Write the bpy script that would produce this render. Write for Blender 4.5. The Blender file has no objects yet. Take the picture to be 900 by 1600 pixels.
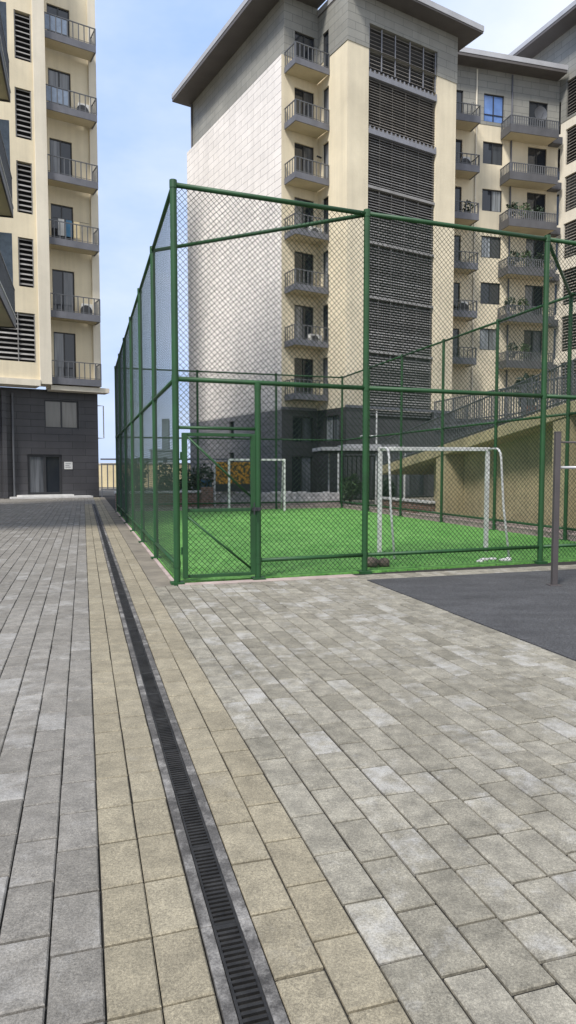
import bpy, math, random
import numpy as np
random.seed(7); rng = np.random.default_rng(7)
sc = bpy.context.scene
col = sc.collection
PI = math.pi

# ---------------------------------------------------------------- nodes / materials
def new_mat(name):
    m = bpy.data.materials.new(name); m.use_nodes = True
    nt = m.node_tree; nt.nodes.clear()
    o = nt.nodes.new('ShaderNodeOutputMaterial'); b = nt.nodes.new('ShaderNodeBsdfPrincipled')
    nt.links.new(b.outputs[0], o.inputs[0])
    return m, nt, b
def N(nt, typ, **kw):
    n = nt.nodes.new(typ)
    for k, v in kw.items(): setattr(n, k, v)
    return n
def setin(nt, sock, v):
    if isinstance(v, bpy.types.NodeSocket): nt.links.new(v, sock)
    elif isinstance(v, (tuple, list)) and len(v) == 3 and sock.type == 'RGBA': sock.default_value = (*v, 1)
    else: sock.default_value = v
def mix(nt, a, b, fac, mode='MIX'):
    n = N(nt, 'ShaderNodeMix', data_type='RGBA', blend_type=mode)
    setin(nt, n.inputs[0], fac); setin(nt, n.inputs[6], a); setin(nt, n.inputs[7], b)
    return n.outputs[2]
def mth(nt, op, a, b=0.0, clamp=False):
    n = N(nt, 'ShaderNodeMath', operation=op); n.use_clamp = clamp
    setin(nt, n.inputs[0], a); setin(nt, n.inputs[1], b)
    return n.outputs[0]
def ramp(nt, x, lo, hi, a=0.0, b=1.0):
    n = N(nt, 'ShaderNodeMapRange'); n.clamp = True
    setin(nt, n.inputs[0], x)
    for i, v in zip((1, 2, 3, 4), (lo, hi, a, b)): n.inputs[i].default_value = v
    return n.outputs[0]
def noise(nt, scale, detail=3, rough=.55, vec=None):
    n = N(nt, 'ShaderNodeTexNoise'); n.inputs['Scale'].default_value = scale
    n.inputs['Detail'].default_value = detail; n.inputs['Roughness'].default_value = rough
    if vec is not None: nt.links.new(vec, n.inputs['Vector'])
    return n.outputs[0]
def objvec(nt): return N(nt, 'ShaderNodeTexCoord').outputs['Object']
def posvec(nt): return N(nt, 'ShaderNodeNewGeometry').outputs['Position']
def scalev(nt, v, s):
    n = N(nt, 'ShaderNodeMapping'); nt.links.new(v, n.inputs[0]); n.inputs[3].default_value = s
    return n.outputs[0]
def bump(nt, b, h, strength, dist=.01):
    n = N(nt, 'ShaderNodeBump'); n.inputs['Strength'].default_value = strength; n.inputs['Distance'].default_value = dist
    nt.links.new(h, n.inputs['Height']); nt.links.new(n.outputs[0], b.inputs['Normal'])

def plain(name, c, rough=.7, var=.25, scale=2.0, bstr=.2, bscale=60, metal=0.0, streaks=0.0, island=0.0):
    m, nt, b = new_mat(name); v = posvec(nt)
    n1 = noise(nt, scale, 5, .6, v); n2 = noise(nt, bscale, 3, .6, v)
    f = mth(nt, 'MULTIPLY', ramp(nt, n1, .3, .7, 1 - var, 1 + var * .45), ramp(nt, n2, .25, .75, 1 - var * .5, 1 + var * .3))
    if streaks:
        s = noise(nt, 1.0, 4, .6, scalev(nt, v, (3.0, 3.0, .12)))
        f = mth(nt, 'MULTIPLY', f, ramp(nt, s, .42, .75, 1.0, 1 - streaks))
    if island:
        r = N(nt, 'ShaderNodeNewGeometry').outputs['Random Per Island']
        f = mth(nt, 'MULTIPLY', f, ramp(nt, r, 0, 1, 1 - island, 1 + island))
    c_ = mix(nt, c, (0, 0, 0), 0.0)
    vm = N(nt, 'ShaderNodeVectorMath', operation='SCALE'); nt.links.new(c_, vm.inputs[0]); nt.links.new(f, vm.inputs['Scale'])
    nt.links.new(vm.outputs[0], b.inputs['Base Color'])
    b.inputs['Roughness'].default_value = rough; b.inputs['Metallic'].default_value = metal
    if bstr: bump(nt, b, n2, bstr, .004)
    return m
def clad(name, c, joint, bw, bh, mortar=.012, var=.2, rough=.7, jmix=1.0, pv=.12):
    """panel cladding: rows of long tiles with thin joints, laid out on the wall itself"""
    m, nt, b = new_mat(name); v = objvec(nt)
    s = N(nt, 'ShaderNodeSeparateXYZ'); nt.links.new(v, s.inputs[0])
    cb = N(nt, 'ShaderNodeCombineXYZ'); nt.links.new(mth(nt, 'ADD', s.outputs[0], s.outputs[1]), cb.inputs[0]); nt.links.new(s.outputs[2], cb.inputs[1])
    t = N(nt, 'ShaderNodeTexBrick'); nt.links.new(cb.outputs[0], t.inputs['Vector'])
    t.inputs['Scale'].default_value = 1; t.inputs['Mortar Size'].default_value = mortar; t.inputs['Mortar Smooth'].default_value = .1
    t.inputs['Brick Width'].default_value = bw; t.inputs['Row Height'].default_value = bh; t.inputs['Bias'].default_value = 0
    d = tuple(x * (1 - pv) for x in c); l = tuple(x * (1 + pv) for x in c)
    setin(nt, t.inputs['Color1'], d); setin(nt, t.inputs['Color2'], l); setin(nt, t.inputs['Mortar'], joint)
    n1 = noise(nt, .45, 5, .65, v); n3 = noise(nt, 25, 3, .6, v)
    st = noise(nt, 1.0, 4, .6, scalev(nt, v, (2.2, 2.2, .1)))
    f = mth(nt, 'MULTIPLY', ramp(nt, n1, .3, .7, 1 - var, 1 + var * .3), ramp(nt, n3, .3, .7, .94, 1.05))
    f = mth(nt, 'MULTIPLY', f, ramp(nt, st, .45, .8, 1.0, .86))
    vm = N(nt, 'ShaderNodeVectorMath', operation='SCALE'); nt.links.new(t.outputs[0], vm.inputs[0]); nt.links.new(f, vm.inputs['Scale'])
    nt.links.new(vm.outputs[0], b.inputs['Base Color']); b.inputs['Roughness'].default_value = rough
    bump(nt, b, mth(nt, 'SUBTRACT', 1.0, t.outputs['Fac']), .5, .01)
    return m
def glass(name, dark, light, rough=.06, p=.3):
    """window pane: reflective, some with a pale curtain close behind"""
    m, nt, b = new_mat(name)
    r = N(nt, 'ShaderNodeObjectInfo').outputs['Random']
    v = posvec(nt)
    n = noise(nt, 1.0, 2, .5, scalev(nt, v, (6, 6, .3)))
    cur = mth(nt, 'MULTIPLY', ramp(nt, r, 1 - p - .1, 1 - p + .1, 0, 1), ramp(nt, n, .35, .6, .35, 1))
    nt.links.new(mix(nt, dark, light, cur), b.inputs['Base Color'])
    b.inputs['Roughness'].default_value = rough; b.inputs['Specular IOR Level'].default_value = .7
    w = noise(nt, 1.3, 2, .5, v); bump(nt, b, w, .06, .05)
    return m

CREAM = plain('cream render', (.73, .645, .475), .85, .16, .35, .25, 45, streaks=.12)
CREAM_SIDE = plain('pale cream render', (.74, .68, .56), .85, .14, .35, .25, 45, streaks=.12)
WHITE_TILE = clad('pale pinkish tile cladding', (.80, .755, .715), (.25, .235, .22), 1.6, .42, .012, .12, .65, pv=.035)
GREY_TILE = clad('grey tile cladding', (.275, .27, .24), (.15, .15, .14), 1.3, .42, .014, .16, .6, pv=.07)
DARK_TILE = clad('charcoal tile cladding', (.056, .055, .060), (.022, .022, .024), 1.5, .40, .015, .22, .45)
DARK_TILE_LIT = clad('lit charcoal tile cladding', (.20, .195, .20), (.07, .07, .07), 1.4, .42, .015, .2, .5)  # lighter copy of the charcoal tile, light on the side face put into the colour
TRIM = plain('grey painted trim', (.145, .148, .168), .55, .22, 1.5, .1, 50, streaks=.15)
TRIMD = plain('dark grey balcony fascia', (.095, .095, .102), .55, .22, 1.5, .1, 50, streaks=.15)
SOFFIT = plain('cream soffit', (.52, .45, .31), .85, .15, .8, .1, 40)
ROOFM = plain('dark roof edge', (.10, .09, .085), .6, .2, 1, .1, 30)
ROOFPALE = plain('zinc roof flashing', (.42, .42, .43), .5, .15, 1, .05, 30, metal=.1)  # pale strip around the roof edges, also the shelter roof
RAILM = plain('grey railing steel', (.12, .125, .135), .45, .2, 3, 0, 50, metal=.2)
RAILW = plain('pale galvanised railing', (.42, .42, .43), .4, .2, 3, 0, 50, metal=.3)
FRAME = plain('anthracite frame', (.03, .031, .034), .45, .2, 3, 0, 50)
GLASS = glass('window glass', (.018, .022, .028), (.30, .32, .33), .05, .35)
GLASSD = glass('door glass', (.022, .026, .032), (.20, .21, .225), .06, .4)
GLASSC = glass('curtained glass', (.13, .125, .11), (.20, .19, .165), .12, .5)
SLAT = plain('dark louvre slats', (.25, .243, .235), .5, .25, 1.5, 0, 40, island=.35)
SLATB = plain('brown louvre slats', (.27, .245, .215), .5, .25, 1.5, 0, 40, island=.25)
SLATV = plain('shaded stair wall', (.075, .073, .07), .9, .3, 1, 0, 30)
SLATL = plain('louvre band', (.22, .225, .25), .5, .2, 2, 0, 40)
VOID = plain('dark interior', (.012, .012, .013), .9, .3, 1, 0, 30)
GREEN = plain('dark green fence paint', (.011, .066, .015), .55, .3, 2.5, .12, 120)
NETM = plain('green coated wire', (.008, .024, .011), .5, .3, 2, 0, 60)
WHITEP = plain('chipped white goal paint', (.66, .65, .62), .5, .3, 4, .15, 90)
BARP = plain('brown grey painted post', (.075, .065, .064), .5, .2, 3, .1, 80)
BARW = plain('pale chrome bar', (.62, .60, .58), .3, .15, 4, 0, 60, metal=.5)
GRATE = plain('black cast iron grate', (.032, .031, .030), .55, .7, 8, .3, 200, metal=.3)
KERB = plain('pinkish concrete kerb', (.43, .345, .31), .85, .35, 3, .4, 60)
SAND = plain('sandy joint filler', (.21, .185, .145), .95, .4, 2, .5, 120)
JOINT = plain('dark paver joint', (.018, .016, .013), .95, .5, 6, .4, 150)
RUBBLE = plain('pale stone wall', (.66, .62, .60), .9, .4, 5, .6, 18)
COPING = plain('white stone coping', (.60, .59, .57), .8, .2, 3, .2, 60)
LEAF = plain('shrub leaves', (.045, .085, .028), .6, .4, 4, 0, 60, island=.5)
LEAFD = plain('dark evergreen leaves', (.022, .045, .022), .6, .4, 4, 0, 60, island=.5)
BARK = plain('bark', (.09, .07, .05), .9, .3, 10, .4, 60)
BLUEP = plain('blue plastic', (.03, .12, .22), .4, .15, 4, 0, 60)
POTM = plain('terracotta pot', (.25, .11, .06), .8, .2, 5, .1, 60)
PALEM = plain('off white metal', (.60, .60, .58), .45, .15, 3, 0, 60)
FARB = plain('hazy blue grey facade', (.17, .21, .24), .7, .25, .5, 0, 10)
HOARD = plain('yellowish render wall', (.62, .52, .32), .85, .3, .4, .1, 30)
STONE = plain('brown stone', (.15, .12, .095), .95, .45, 9, .8, 40)
RAMPC = plain('cream painted concrete', (.50, .42, .25), .85, .28, .9, .3, 40, streaks=.2)
BRICK = clad('red brown brickwork', (.20, .10, .07), (.30, .27, .24), .24, .075, .010, .3, .9, pv=.3)

def paver_mat(name, ca, cb, eff, effc=(.60, .61, .63), dirt=.35, clump=.9):
    m, nt, b = new_mat(name); v = posvec(nt)
    t = N(nt, 'ShaderNodeAttribute', attribute_name='tone').outputs['Fac']
    t2 = N(nt, 'ShaderNodeAttribute', attribute_name='bloom').outputs['Fac']
    base = mix(nt, ca, cb, t)
    big = noise(nt, .55, 4, .6, v); mid = noise(nt, 9, 5, .65, v); fine = noise(nt, 330, 2, .7, v); grain = noise(nt, 120, 2, .6, v)
    f = mth(nt, 'MULTIPLY', ramp(nt, big, .3, .7, .86, 1.10), ramp(nt, mid, .3, .72, 1 - dirt, 1.12))
    f = mth(nt, 'MULTIPLY', f, ramp(nt, fine, .3, .7, .62, 1.36))
    coarse = noise(nt, 55, 3, .75, v)
    f = mth(nt, 'MULTIPLY', f, ramp(nt, grain, .32, .68, .74, 1.22))
    f = mth(nt, 'MULTIPLY', f, ramp(nt, coarse, .32, .68, .82, 1.16))
    vm = N(nt, 'ShaderNodeVectorMath', operation='SCALE'); nt.links.new(base, vm.inputs[0]); nt.links.new(f, vm.inputs['Scale'])
    c = vm.outputs[0]
    zone = noise(nt, .8, 3, .55, v)
    patch = noise(nt, 6, 6, .72, v)
    e = mth(nt, 'ADD', mth(nt, 'MULTIPLY', patch, 1.15), mth(nt, 'MULTIPLY', t2, .30))
    e = mth(nt, 'ADD', e, mth(nt, 'MULTIPLY', zone, .5))
    e = mth(nt, 'MULTIPLY', ramp(nt, e, clump, clump + .30, 0, 1), eff)
    e = mth(nt, 'MULTIPLY', e, ramp(nt, grain, .3, .62, .45, 1))
    c = mix(nt, c, effc, e)
    nt.links.new(c, b.inputs['Base Color'])
    b.inputs['Roughness'].default_value = .86
    h = mth(nt, 'ADD', mth(nt, 'MULTIPLY', fine, .35), mth(nt, 'ADD', mth(nt, 'MULTIPLY', grain, .5), mth(nt, 'MULTIPLY', mid, 1.2)))
    bump(nt, b, h, .55, .006)
    return m
PAV_GREY = paver_mat('grey concrete pavers', (.190, .176, .152), (.238, .222, .195), .6, (.40, .39, .37), clump=.97)
PAV_BEIGE = paver_mat('beige concrete pavers', (.245, .213, .148), (.305, .268, .190), .35, (.40, .375, .32), .3, clump=1.1)
PAV_MIX = paver_mat('mixed grey beige pavers', (.222, .203, .157), (.318, .294, .236), .66, (.48, .47, .45), .45, clump=.97)
CHANNEL = paver_mat('speckled concrete channel', (.085, .08, .074), (.12, .113, .105), .8, (.42, .40, .37), .6, clump=.90)

def turf_mat():
    m, nt, b = new_mat('artificial grass'); v = posvec(nt)
    n1 = noise(nt, .9, 4, .6, v); n2 = noise(nt, 16, 5, .8, v); n3 = noise(nt, 90, 2, .7, v)
    n4 = noise(nt, 3.2, 4, .65, scalev(nt, v, (1, .5, 1)))
    c = mix(nt, (.065, .245, .028), (.18, .42, .095), mth(nt, 'MULTIPLY', mth(nt, 'ADD', ramp(nt, n1, .32, .68), ramp(nt, n4, .35, .65)), .5))
    f = mth(nt, 'MULTIPLY', ramp(nt, n2, .34, .66, .38, 1.45), ramp(nt, n3, .3, .7, .5, 1.4))
    vm = N(nt, 'ShaderNodeVectorMath', operation='SCALE'); nt.links.new(c, vm.inputs[0]); nt.links.new(f, vm.inputs['Scale'])
    nt.links.new(vm.outputs[0], b.inputs['Base Color']); b.inputs['Roughness'].default_value = .8
    bump(nt, b, mth(nt, 'ADD', n2, n3), .8, .02)
    return m
TURF = turf_mat()
def mat_mat():
    m, nt, b = new_mat('dark rubber safety flooring'); v = posvec(nt)
    n1 = noise(nt, 1.2, 5, .65, scalev(nt, v, (1, 2.2, 1))); n2 = noise(nt, 70, 3, .8, v); n3 = noise(nt, 14, 4, .7, scalev(nt, v, (1, 3, 1)))
    f = mth(nt, 'MULTIPLY', ramp(nt, n1, .3, .7, .65, 1.3), ramp(nt, n2, .35, .65, .35, 1.9)); f = mth(nt, 'MULTIPLY', f, ramp(nt, n3, .3, .7, .8, 1.2))
    c = mix(nt, (.047, .047, .049), (0, 0, 0), 0.0)
    vm = N(nt, 'ShaderNodeVectorMath', operation='SCALE'); nt.links.new(c, vm.inputs[0]); nt.links.new(f, vm.inputs['Scale'])
    nt.links.new(vm.outputs[0], b.inputs['Base Color']); b.inputs['Roughness'].default_value = .9
    bump(nt, b, n2, .8, .006)
    return m
RUBBER = mat_mat()
def board_mat():
    m, nt, b = new_mat('orange patterned board'); v = objvec(nt)
    vo = N(nt, 'ShaderNodeTexVoronoi'); vo.inputs['Scale'].default_value = 11; nt.links.new(v, vo.inputs['Vector'])
    n = noise(nt, 4, 4, .7, v)
    c = mix(nt, (.68, .33, .03), (.48, .19, .015), ramp(nt, n, .4, .65))
    c = mix(nt, c, (.08, .06, .02), ramp(nt, vo.outputs['Distance'], .48, .62))
    nt.links.new(c, b.inputs['Base Color']); b.inputs['Roughness'].default_value = .5
    return m
BOARD = board_mat()

# ---------------------------------------------------------------- mesh builder
class MB:
    def __init__(s): s.v = []; s.f = []; s.m = []
    def face(s, pts, mi=0):
        b = len(s.v); s.v += [tuple(p) for p in pts]; s.f.append(tuple(range(b, b + len(pts)))); s.m.append(mi)
    def hexa(s, p, mi=0):
        b = len(s.v); s.v += [tuple(q) for q in p]
        for f in ((0, 3, 2, 1), (4, 5, 6, 7), (0, 1, 5, 4), (1, 2, 6, 5), (2, 3, 7, 6), (3, 0, 4, 7)):
            s.f.append(tuple(b + i for i in f)); s.m.append(mi)
        return s
    def box(s, x0, x1, y0, y1, z0, z1, mi=0, T=None):
        p = [(x0, y0, z0), (x1, y0, z0), (x1, y1, z0), (x0, y1, z0), (x0, y0, z1), (x1, y0, z1), (x1, y1, z1), (x0, y1, z1)]
        if T: p = [T(*q) for q in p]
        return s.hexa(p, mi)
    def tube(s, pts, r, n=10, mi=0, cap=True):
        """round tube through points, mitred at the bends"""
        P = [np.array(p, float) for p in pts]; rings = []
        for i, p in enumerate(P):
            d = (P[min(i + 1, len(P) - 1)] - P[max(i - 1, 0)]); d /= np.linalg.norm(d)
            u = np.cross(d, (0, 0, 1)) if abs(d[2]) < .95 else np.cross(d, (1, 0, 0))
            if i: u = u0 - d * (u0 @ d)
            u /= np.linalg.norm(u); w = np.cross(d, u); u0 = u
            rr = r[i] if isinstance(r, (list, tuple)) else r
            b = len(s.v); rings.append(b)
            for k in range(n):
                a = 2 * PI * k / n; s.v.append(tuple(p + (u * math.cos(a) + w * math.sin(a)) * rr))
        for a, b in zip(rings[:-1], rings[1:]):
            for k in range(n):
                s.f.append((a + k, a + (k + 1) % n, b + (k + 1) % n, b + k)); s.m.append(mi)
        if cap:
            s.f.append(tuple(rings[0] + k for k in range(n))[::-1]); s.m.append(mi)
            s.f.append(tuple(rings[-1] + k for k in range(n))); s.m.append(mi)
        return s
    def build(s, name, mats, parent=None, smooth=False, bevel=0.0):
        if not isinstance(mats, (list, tuple)): mats = [mats]
        me = bpy.data.meshes.new(name); me.from_pydata(s.v, [], s.f)
        for m in mats: me.materials.append(m)
        me.polygons.foreach_set('material_index', s.m)
        if smooth: me.polygons.foreach_set('use_smooth', [True] * len(s.f))
        me.update()
        o = bpy.data.objects.new(name, me); col.objects.link(o)
        if parent: o.parent = parent
        if bevel:
            bv = o.modifiers.new('bevel', 'BEVEL'); bv.width = bevel; bv.segments = 2; bv.limit_method = 'ANGLE'
        return o
def tag(o, label=None, cat=None, group=None, kind=None):
    if label: o['label'] = label
    if cat: o['category'] = cat
    if group: o['group'] = group
    if kind: o['kind'] = kind
    return o
def thing(name, label, cat, loc=(0, 0, 0), rz=0.0, group=None):
    o = bpy.data.objects.new(name, None); o.empty_display_size = .3; col.objects.link(o)
    o.location = loc; o.rotation_euler = (0, 0, rz)
    return tag(o, label, cat, group)

# ---------------------------------------------------------------- court frame: x = across the pitch, y = along it
OX, OY = -1.518, 9.134
AX, AY = -.29101, .95672
COURT_ROT = math.atan2(-AX, AY)
def cw(b, a, z=0.0): return (OX + AY * b + AX * a, OY - AX * b + AY * a, z)
W, L = 8.95, 16.62
def front_a(b): return .055 * b

def in_court(o):
    o.location = (OX, OY, 0); o.rotation_euler = (0, 0, COURT_ROT); return o

# ---- ground
g = MB(); R_ = 900
g.face([(-R_, -R_, -.05), (R_, -R_, -.05), (R_, R_ * 1.5, -.05), (-R_, R_ * 1.5, -.05)])
tag(g.build('ground', SAND), kind='structure')
g = MB(); g.face([(-12, -14, -.014), (9.5, -14, -.014), (9.5, 34, -.014), (-12, 34, -.014)])
tag(in_court(g.build('ground', JOINT)), kind='structure')

ROW, LEN = .165, .312
def pavers(rects, mat, name, rowgap=.0065, endgap=.0115, jitter=.0012):
    V = []; F = []; T = []; Bm = []
    for (b0, b1, a0, a1) in rects:
        nrow = max(1, round((b1 - b0) / ROW)); w = (b1 - b0) / nrow
        for r in range(nrow):
            x0 = b0 + r * w + rowgap * .5; x1 = b0 + (r + 1) * w - rowgap * .5
            y = a0 - rng.uniform(0, LEN)
            off = (r % 2) * LEN * .5 + rng.uniform(-.05, .05)
            y = a0 - LEN + off
            while y < a1:
                ln = LEN * rng.uniform(.975, 1.025) if rng.random() > .06 else LEN * rng.uniform(.62, .72)
                ya = max(a0, y + endgap * .5); yb = min(a1, y + ln - endgap * .5); y += ln
                if yb - ya < .05: continue
                dx = rng.uniform(-.0016, .0016)
                dz = rng.uniform(-.0012, .0012); tx = rng.uniform(-jitter, jitter); ty = rng.uniform(-jitter, jitter)
                e = .005; c = .0035
                n = len(V)
                def zz(x, yy): return dz + tx * (1 if x > (x0 + x1) / 2 else -1) + ty * (1 if yy > (ya + yb) / 2 else -1)
                for (ins, dd) in ((e, 0), (0, -.0055), (0, -.04)):
                    for (px, py) in ((x0 + ins, ya + ins), (x1 - ins, ya + ins), (x1 - ins, yb - ins), (x0 + ins, yb - ins)):
                        V.append((px + dx, py, zz(px, py) + dd))
                F.append((n, n + 1, n + 2, n + 3))
                for k in range(4):
                    j = (k + 1) % 4
                    F.append((n + 4 + k, n + 4 + j, n + j, n + k)); F.append((n + 8 + k, n + 8 + j, n + 4 + j, n + 4 + k))
                t = rng.random(); bl = rng.random() ** 2.2
                T += [t] * 9; Bm += [bl] * 9
    me = bpy.data.meshes.new(name); me.from_pydata(V, [], F); me.materials.append(mat)
    for nm, arr in (('tone', T), ('bloom', Bm)):
        at = me.attributes.new(nm, 'FLOAT', 'FACE'); at.data.foreach_set('value', np.array(arr, np.float32))
    me.update()
    o = bpy.data.objects.new(name, me); col.objects.link(o)
    return tag(in_court(o), kind='structure')
pavers([(-9.6, -1.172, -11, 31)], PAV_GREY, 'pavement')
pavers([(-1.172, -.855, -11, 23), (-.675, -.345, -11, 31)], PAV_BEIGE, 'path')
pavers([(-1.172, -.675, 23.0, 31)], PAV_GREY, 'pavement')
pavers([(-.345, 2.61, -11, -.16), (2.61, 9.2, -.46, -.02)], PAV_MIX, 'pavement', rowgap=.010, endgap=.0125)
# sandy strip along the left fence, rubber flooring, turf, kerbs
def sheet(pts, z, mat, name, thick=.03):
    m = MB(); n = len(pts)
    m.face([(x, y, z) for x, y in pts])
    for i in range(n):
        (x, y), (x2, y2) = pts[i], pts[(i + 1) % n]
        m.face([(x, y, z - thick), (x2, y2, z - thick), (x2, y2, z), (x, y, z)])
    return tag(in_court(m.build(name, mat)), kind='structure')
sheet([(-.34, -.155), (-.06, -.155), (-.06, 31), (-.34, 31)], -.001, SAND, 'path')
sheet([(2.618, -11), (9.5, -11), (9.5, -.465), (2.618, -.465)], .004, RUBBER, 'safety_flooring')
sheet([(.0, -.155), (2.61, -.155), (2.61, .10), (.0, .02)], .001, KERB, 'kerb')
sheet([(.02, .03), (W, front_a(W) + .03), (W - .02, L - .02), (.02, L - .02)], .016, TURF, 'turf')
for r in ([(-.06, L + .02), (W + .35, L + .02), (W + .35, L + .26), (-.06, L + .26)], [(W + .06, .5), (W + .5, .5), (W + .35, L + .019), (W + .06, L + .019)]):
    sheet(r, .13, KERB, 'kerb', .16)
sheet([(-.058, 0), (-.004, 0), (-.004, L + .01), (-.058, L + .01)], .012, KERB, 'kerb')

# ---------------------------------------------------------------- drain channel
dr = thing('drain_channel', 'long black slotted drain channel running through the beige paving strip', 'drain', (OX, OY, 0), COURT_ROT)
for (x0, x1) in ((-.852, -.814), (-.719, -.678)):
    m = MB()
    a = -11.0
    while a < 23:
        m.box(x0, x1, a + .001, min(a + 1, 23) - .001, -.045, .001 + random.uniform(-.001, .001)); a += 1
    o = m.build('channel_edge', CHANNEL, dr, bevel=.003)
    for nm, vv in (('tone', .5), ('bloom', .35)):
        at = o.data.attributes.new(nm, 'FLOAT', 'FACE'); at.data.foreach_set('value', [vv] * len(o.data.polygons))
m = MB()
m.box(-.813, -.720, -11, 23, -.10, -.07)
m.build('channel_bed', VOID, dr)
gm = MB()
gm.box(-.812, -.803, 0, .998, -.03, -.004); gm.box(-.730, -.721, 0, .998, -.03, -.004)
for k in range(40):
    y = .006 + k * .025; w = .012
    if k % 20 == 19: w = .022
    gm.box(-.8029, -.7301, y, y + w, -.028, -.0055)
g0 = gm.build('grate', GRATE, dr); g0.location = (0, -11, 0)
for i in range(1, 34):
    c = g0.copy(); c.location = (random.uniform(-.0015, .0015), -11 + i, random.uniform(-.001, .001)); col.objects.link(c); c.parent = dr

# ---------------------------------------------------------------- fence of the pitch
FH = 5.37
def net(parent, p, q, z0, z1, sp=.078, r=.0037, name='net'):
    """chain-link panel: two families of crossing wires between two posts"""
    p = np.array(p[:2], float); q = np.array(q[:2], float); ln = np.linalg.norm(q - p); u = (q - p) / ln; n = np.array((-u[1], u[0]))
    h = z1 - z0; V = []; F = []
    for sgn in (1, -1):
        c = -h + rng.uniform(0, sp)
        while c < ln:
            s0 = max(0, c); s1 = min(ln, c + h)
            if s1 - s0 > .03:
                za, zb = (s0 - c), (s1 - c)
                if sgn < 0: za, zb = h - za, h - zb
                o = sgn * .0022
                wob = rng.uniform(-.009, .009)
                A = np.array([*(p + u * s0 + n * o), z0 + za + wob]); B = np.array([*(p + u * s1 + n * o), z0 + zb + wob])
                d = (B - A) / np.linalg.norm(B - A); w = np.cross(d, (*n, 0))
                b = len(V)
                for E_ in (A, B):
                    for k in range(3):
                        a = 2 * PI * k / 3 + .5; V.append(tuple(E_ + (np.array((*n, 0)) * math.cos(a) + w * math.sin(a)) * r))
                for k in range(3): F.append((b + k, b + (k + 1) % 3, b + 3 + (k + 1) % 3, b + 3 + k))
            c += sp
    mb = MB(); mb.v = V; mb.f = F; mb.m = [0] * len(F)
    return mb.build(name, NETM, parent)
def post(parent, b, a, r=.042, h=FH, name='post'):
    m = MB().tube([(b, a, -.05), (b, a, h)], r, 12)
    m.tube([(b, a, h - .012), (b, a, h + .008)], r * 1.12, 12)
    for z in (.27, 2.78, h - .05):
        if z < h: m.tube([(b, a, z - .045), (b, a, z + .045)], r * 1.13, 12)
    m.box(b - .09, b + .09, a - .09, a + .09, -.02, .026)
    return m.build(name, GREEN, parent, smooth=False)
def rail(parent, p, q, r=.03, name='rail'):
    return MB().tube([p, q], r, 10).build(name, GREEN, parent, smooth=True)
def fence_run(label, pts, rails=(.27, 2.78, FH - .05), first=True, last=True, skip=None, wire=.0024):
    f = thing('chain_link_fence', label, 'fence', (OX, OY, 0), COURT_ROT)
    for i, (b, a) in enumerate(pts):
        if (i == 0 and not first) or (i == len(pts) - 1 and not last): continue
        post(f, b, a)
    for i, ((b, a), (b2, a2)) in enumerate(zip(pts[:-1], pts[1:])):
        if skip == i: continue
        for z in rails: rail(f, (b, a, z), (b2, a2, z))
        net(f, (b, a), (b2, a2), .06, FH - .06, r=wire)
    return f
NA = 6; PA = L / NA
left = fence_run('tall green chain-link fence running along the drain, left long side of the pitch', [(0, i * PA) for i in range(NA + 1)], first=False, wire=.0019)
right = fence_run('tall green chain-link fence in front of the cream ramp, right long side of the pitch', [(W, front_a(W) + i * (L - front_a(W)) / NA) for i in range(NA + 1)], first=False)
back = fence_run('tall green chain-link fence at the far end of the pitch behind the far goal', [(0, L), (3.02, L), (6.15, L), (W, L)], first=False, last=False)
FB = [(0, 0), (2.86, front_a(2.86) + .03), (6.12, front_a(6.12)), (W, front_a(W))]
front = thing('chain_link_fence', 'tall green chain-link fence with a gate, nearest side of the pitch facing the paving', 'fence', (OX, OY, 0), COURT_ROT)
for b, a in FB: post(front, b, a, .045)
GP = 1.16; GA = front_a(GP)
post(front, GP, GA, .045, 2.78)
for i, (p, q) in enumerate(zip(FB[:-1], FB[1:])):
    for z in (2.78, FH - .05): rail(front, (*p, z), (*q, z), .034)
    if i:
        rail(front, (*p, .27), (*q, .27), .03)
        net(front, p, q, .06, FH - .06)
rail(front, (GP, GA, .27), (*FB[1], .27), .03)
net(front, (GP, GA), FB[1], .06, 2.78)
net(front, FB[0], FB[1], 2.78, FH - .06)
net(front, FB[0], (GP, GA), 2.14, 2.78)
rail(front, (0, 0, 2.13), (GP, GA, 2.13), .022)
# corner ties from the first side posts to the second front posts
rail(front, (0, PA, FH - .06), (FB[1][0], FB[1][1], FH - .06), .03, 'corner_brace')
rail(front, (W, front_a(W) + (L - front_a(W)) / NA, FH - .06), (FB[2][0], FB[2][1], FH - .06), .03, 'corner_brace')
# gate: the leaf is one part, its frame bars, braces, net and latch hang under it
gx0, gx1 = .115, GP - .075; z0, z1 = .07, 2.06
def ga(b): return front_a(b) - .005
m = MB()
for x in (gx0, gx1): m.box(x - .036, x + .036, ga(x) - .022, ga(x) + .022, z0, z1)
for z in (z0 + .02, 1.0, z1 - .02): m.box(gx0 + .0362, gx1 - .0362, ga(.5) - .018, ga(.5) + .018, z - .022, z + .022)
gate = m.build('gate', GREEN, front, bevel=.004)
for (za, zb) in ((2.02, 1.18), (.92, .16)):
    MB().tube([(gx0 + .03, ga(gx0), za), (gx1 - .03, ga(gx1), zb)], .016, 8).build('brace', GREEN, gate, smooth=True)
net(gate, (gx0, ga(gx0)), (gx1, ga(gx1)), z0, z1)
m = MB().box(gx1 - .02, gx1 + .10, ga(gx1) - .05, ga(gx1) - .022, .98, 1.03); m.tube([(gx1 - .005, ga(gx1) - .10, .93), (gx1 - .005, ga(gx1) - .10, 1.1)], .009, 8)
m.tube([(gx1 - .005, ga(gx1) - .10, 1.005), (gx1 - .005, ga(gx1) - .02, 1.005)], .008, 8); m.build('latch', FRAME, gate)
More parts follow.
